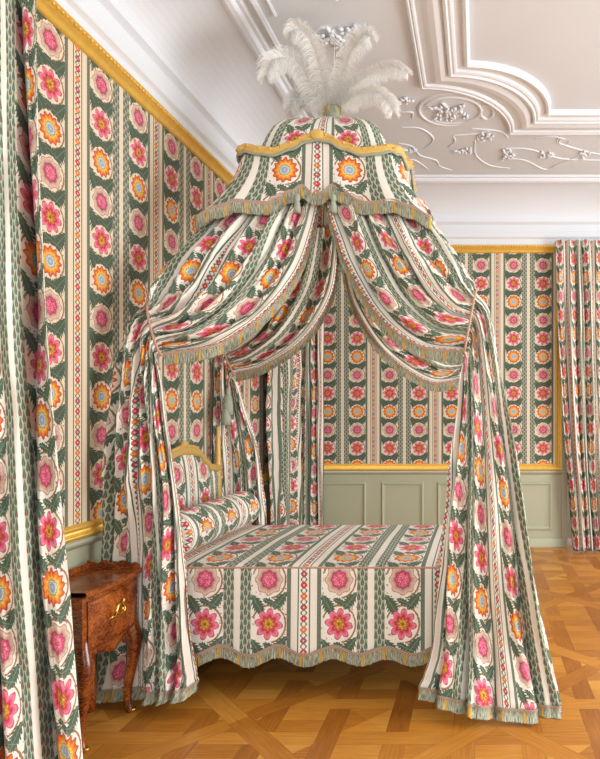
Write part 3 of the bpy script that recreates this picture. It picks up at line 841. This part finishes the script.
# the window curtain on the right
wcurtain('window_curtain', 'floral curtain of the window at the right of the back wall',
         ((.86, 6.40), (1.75, 6.40)), 3.45, .012, 2.2, 9.0, 31.0, .06, .41, .055, ((1.06, 6.38), (1.75, 6.38)), cols=420)
# narrow ones in the far left corner
wcurtain('window_curtain', 'narrow curtain in the far left corner against the back wall',
         ((-1.93, 6.36), (-1.71, 6.36)), 3.30, .012, .62, 3.0, 41.0, -.18, .3, .035, ((-1.94, 6.36), (-1.70, 6.36)), cols=160, xmin=-2.012)
wcurtain('window_curtain', 'narrow grey-striped curtain along the left wall beyond the headboard',
         ((-1.93, 5.3), (-1.88, 6.08)), 3.30, .012, 1.0, 5.0, 45.0, .22, .2, .035, ((-1.93, 5.3), (-1.88, 6.08)), cols=200, xmin=-2.012)

# ------------------------------------------------------------------ ostrich plumes
def plume(label, pts, wid, seed):
    rd = random.Random(seed)
    P = [Vector(p) for p in pts]; K = [list(p) for p in P]
    root = tag(empty('ostrich_feather', tuple(P[0])), label, 'feather', 'white ostrich plumes on top of the canopy')
    n = 60; C = [Vector(catmull(K, i/n*(len(K)-1))) for i in range(n+1)]
    MB().tube(C, lambda t: .0035*(1-t)+.0008, 5).build('shaft', M['feather'], root)
    m = MB(); nb = 950
    for b in range(nb):
        t = .06+.94*(b/nb); i = min(n-1, int(t*n)); f = t*n-i; p = C[i].lerp(C[i+1], min(1, f)); T = (C[i+1]-C[i]).normalized()
        side = T.cross(Vector((0, -1, 0))).normalized(); nn = side.cross(T)
        w = wid*(min(1, (t/.22))**.6*(1 if t < .82 else max(.35, 1-(t-.82)*2.6)))
        for sgn in (-1, 1):
            L = w*rd.uniform(.8, 1.2); a = rd.uniform(-.9, .9)
            d = (side*sgn*1.0+T*rd.uniform(.35, .8)+nn*a).normalized()
            q = [p]; g = Vector((0, 0, -1))
            for k in range(1, 6): q.append(q[-1]+(d+g*(.26*k*k/4)).normalized()*L/5+Vector((rd.uniform(-1, 1), rd.uniform(-1, 1), rd.uniform(-1, 1)))*L*.015)
            wd = .0019
            nrm = Vector((rd.uniform(-1, 1), rd.uniform(-1, 1), rd.uniform(-1, 1))).normalized()
            rows = [[c-nrm*wd*(1-.7*j/5) for j, c in enumerate(q)], [c+nrm*wd*(1-.7*j/5) for j, c in enumerate(q)]]
            m.grid(rows)
    m.build('barbs', M['feather'], root)
base = Vector((CX, CY, 3.50))
def pl(L): return [base+Vector(((L[0][0]-331)*.0004, 0, 0))]+[px(*q) for q in L]
plume('white ostrich plume arching out far to the left', pl([(318,98,3.72),(305,72,3.66),(290,58,3.58),(274,60,3.52),(266,76,3.5)]), .105, 1)
plume('white ostrich plume standing up and curling over at upper left', pl([(324,88,3.7),(318,60,3.6),(308,38,3.52),(298,29,3.48),(291,33,3.46)]), .085, 2)
plume('white ostrich plume rising straight to the upper right', pl([(338,88,3.7),(346,62,3.6),(355,44,3.52),(365,34,3.48),(370,37,3.46)]), .085, 3)
plume('white ostrich plume reaching out to the right with thin tip', pl([(345,92,3.72),(360,80,3.64),(378,71,3.56),(394,67,3.5),(408,73,3.46)]), .072, 4)
plume('white ostrich plume drooping at lower right', pl([(348,100,3.72),(362,94,3.62),(376,92,3.56),(388,100,3.52),(393,112,3.5)]), .085, 5)
plume('white ostrich plume drooping low at the left behind the cup', pl([(320,104,3.78),(308,96,3.8),(297,98,3.8),(291,108,3.8)]), .09, 6)

# ------------------------------------------------------------------ bedside table
NX0, NX1, NY0, NY1 = -2.0, -1.735, 2.54, 2.95
ns = tag(empty('bedside_table', ((NX0+NX1)/2, (NY0+NY1)/2, 0)), 'small curved bedside table of marquetry wood with a gilt drawer handle and slender legs', 'table')
def bombe(f, z):                                  # front surface x at f along Y, height z
    return NX1-.014+.022*math.sin(PI*f)*(.4+.6*math.sin(PI*min(1, max(0, (z-.4)/.3))))
def apron(f):
    return interp([(0, .37), (.08, .385), (.18, .415), (.34, .41), (.44, .385), (.54, .378), (.62, .40), (.72, .425), (.86, .44), (.93, .40), (1, .37)], f)
m = MB(); n = 60; nz = 14
rows = [[(bombe(f/n, apron(f/n)+(.695-apron(f/n))*k/nz), NY0+(NY1-NY0)*f/n, apron(f/n)+(.695-apron(f/n))*k/nz) for f in range(n+1)] for k in range(nz+1)]
inner = [[(p[0]-.015, p[1], p[2]) for p in rows[0]]]
m.grid(inner+rows)
for y in (NY0, NY1):
    vs = []; fs = []; N = 16
    for i in range(N+1):
        f = i/N; x = NX0+(bombe(0 if y == NY0 else 1, .5)-NX0)*f; zb = .40+.05*math.sin(PI*f)**.6
        for dy in (0, .012 if y == NY0 else -.012): vs += [(x, y+dy, zb), (x, y+dy, .695)]
    for i in range(N):
        a = i*4; b = a+4
        fs += [(a, b, b+1, a+1), (a+2, a+3, b+3, b+2), (a, a+2, b+2, b), (a+1, b+1, b+3, a+3)]
    m.add(vs, fs)
m.box(NX0, NX0+.012, NY0, NY1, .42, .695)
m.build('body', M['veneer'], ns)
m = MB(); N = 40                                   # top with moulded front edge
def tfront(f): return NX1+.004+.022*math.sin(PI*f)
rows = []
for z, g in ((.695, -.012), (.695, 0), (.702, .008), (.712, .008), (.72, 0), (.72, -.01)):
    rows.append([(tfront(i/N)+g, NY0-.008+(NY1-NY0+.016)*i/N, z) for i in range(N+1)])
rows.append([(NX0, NY0-.008+(NY1-NY0+.016)*i/N, .72) for i in range(N+1)])
rows.append([(NX0, NY0-.008+(NY1-NY0+.016)*i/N, .695) for i in range(N+1)])
m.grid(rows, closed=False); m.build('table_top', M['veneer'], ns, smooth=False)
m = MB(); vs = []; fs = []; N = 40                # scalloped gallery on the far side and along the wall
for i in range(N+1):
    f = i/N; x = NX0+(NX1-NX0)*f; h = .72+.034+.007*math.cos(f*2*PI*3)-(.02*max(0, (f-.9)/.1))
    for dy in (0, .012): vs += [(x, NY1-.006+dy-.006, .72), (x, NY1-.006+dy-.006, h)]
for i in range(N):
    a = i*4; b = a+4; fs += [(a, b, b+1, a+1), (a+2, a+3, b+3, b+2), (a+1, b+1, b+3, a+3)]
m.add(vs, fs); m.box(NX0, NX0+.012, NY0, NY1, .72, .75); m.build('gallery', M['veneer'], ns, smooth=False)
# drawer front with moulding
m = MB(); dr = MB(); rows = []
for k in range(11):
    z = .445+.225*k/10
    rows.append([(bombe(.06+.88*i/30, z)+.006, NY0+(NY1-NY0)*(.06+.88*i/30), z+(-.02*math.sin(PI*i/30)*0 if k else 0)) for i in range(31)])
edge = lambda r, dx: [(p[0]-dx, p[1], p[2]) for p in r]
dr.grid([edge(rows[0], .008)]+rows+[edge(rows[-1], .008)])
dr = dr.build('drawer', M['veneer'], ns)
fy = .55; yc = NY0+(NY1-NY0)*fy; zc = .575; xf = bombe(fy, zc)+.008
m = MB()
m.tube([(xf+.003, yc+(.033+.004*math.cos(k*1.5))*math.cos(2*PI*k/24), zc+.8*(.033+.004*math.cos(k*1.5))*math.sin(2*PI*k/24)) for k in range(25)], .008, 7)
m.tube([(xf+.004, yc-.03, zc-.012), (xf+.010, yc-.055, zc-.022), (xf+.010, yc-.075, zc-.014), (xf+.004, yc-.09, zc-.02)], lambda t: .007*(1-t)+.003, 7)
m.tube([(xf+.004, yc+.008, zc+.024), (xf+.008, yc+.018, zc+.038), (xf+.006, yc+.012, zc+.046)], lambda t: .006*(1-t)+.002, 7)
m.ball((xf+.012, yc, zc), .008, .8, 1, 1.2)
m.build('handle', M['brass'], dr)
def cabriole(x, y, dx, dy):
    K = [(x-dx*.008, y-dy*.006, .50), (x, y, .43), (x+dx*.012, y+dy*.006, .36), (x+dx*.004, y+dy*.0, .25), (x-dx*.014, y-dy*.006, .12), (x-dx*.012, y-dy*.004, .04), (x+dx*.0, y+dy*.002, .0)]
    rads = [.026, .036, .037, .027, .020, .017, .022]
    m = MB(); m.tube([catmull(K, i/6) for i in range(37)], lambda t: catmull([[r] for r in rads], t*6)[0], 10)
    return m.build('leg', M['veneer'], ns)
for x, dx in ((NX1-.028, 1), (NX0+.03, -1)):
    for y, dy in ((NY0+.03, -1), (NY1-.028, 1)): cabriole(x, y, dx, dy)
for y in (NY0+.03, NY1-.028):
    m = MB(); m.ball((NX1-.02, y, .012), .019, 1.1, 1, .55); m.build('sabot', M['brass'], ns)
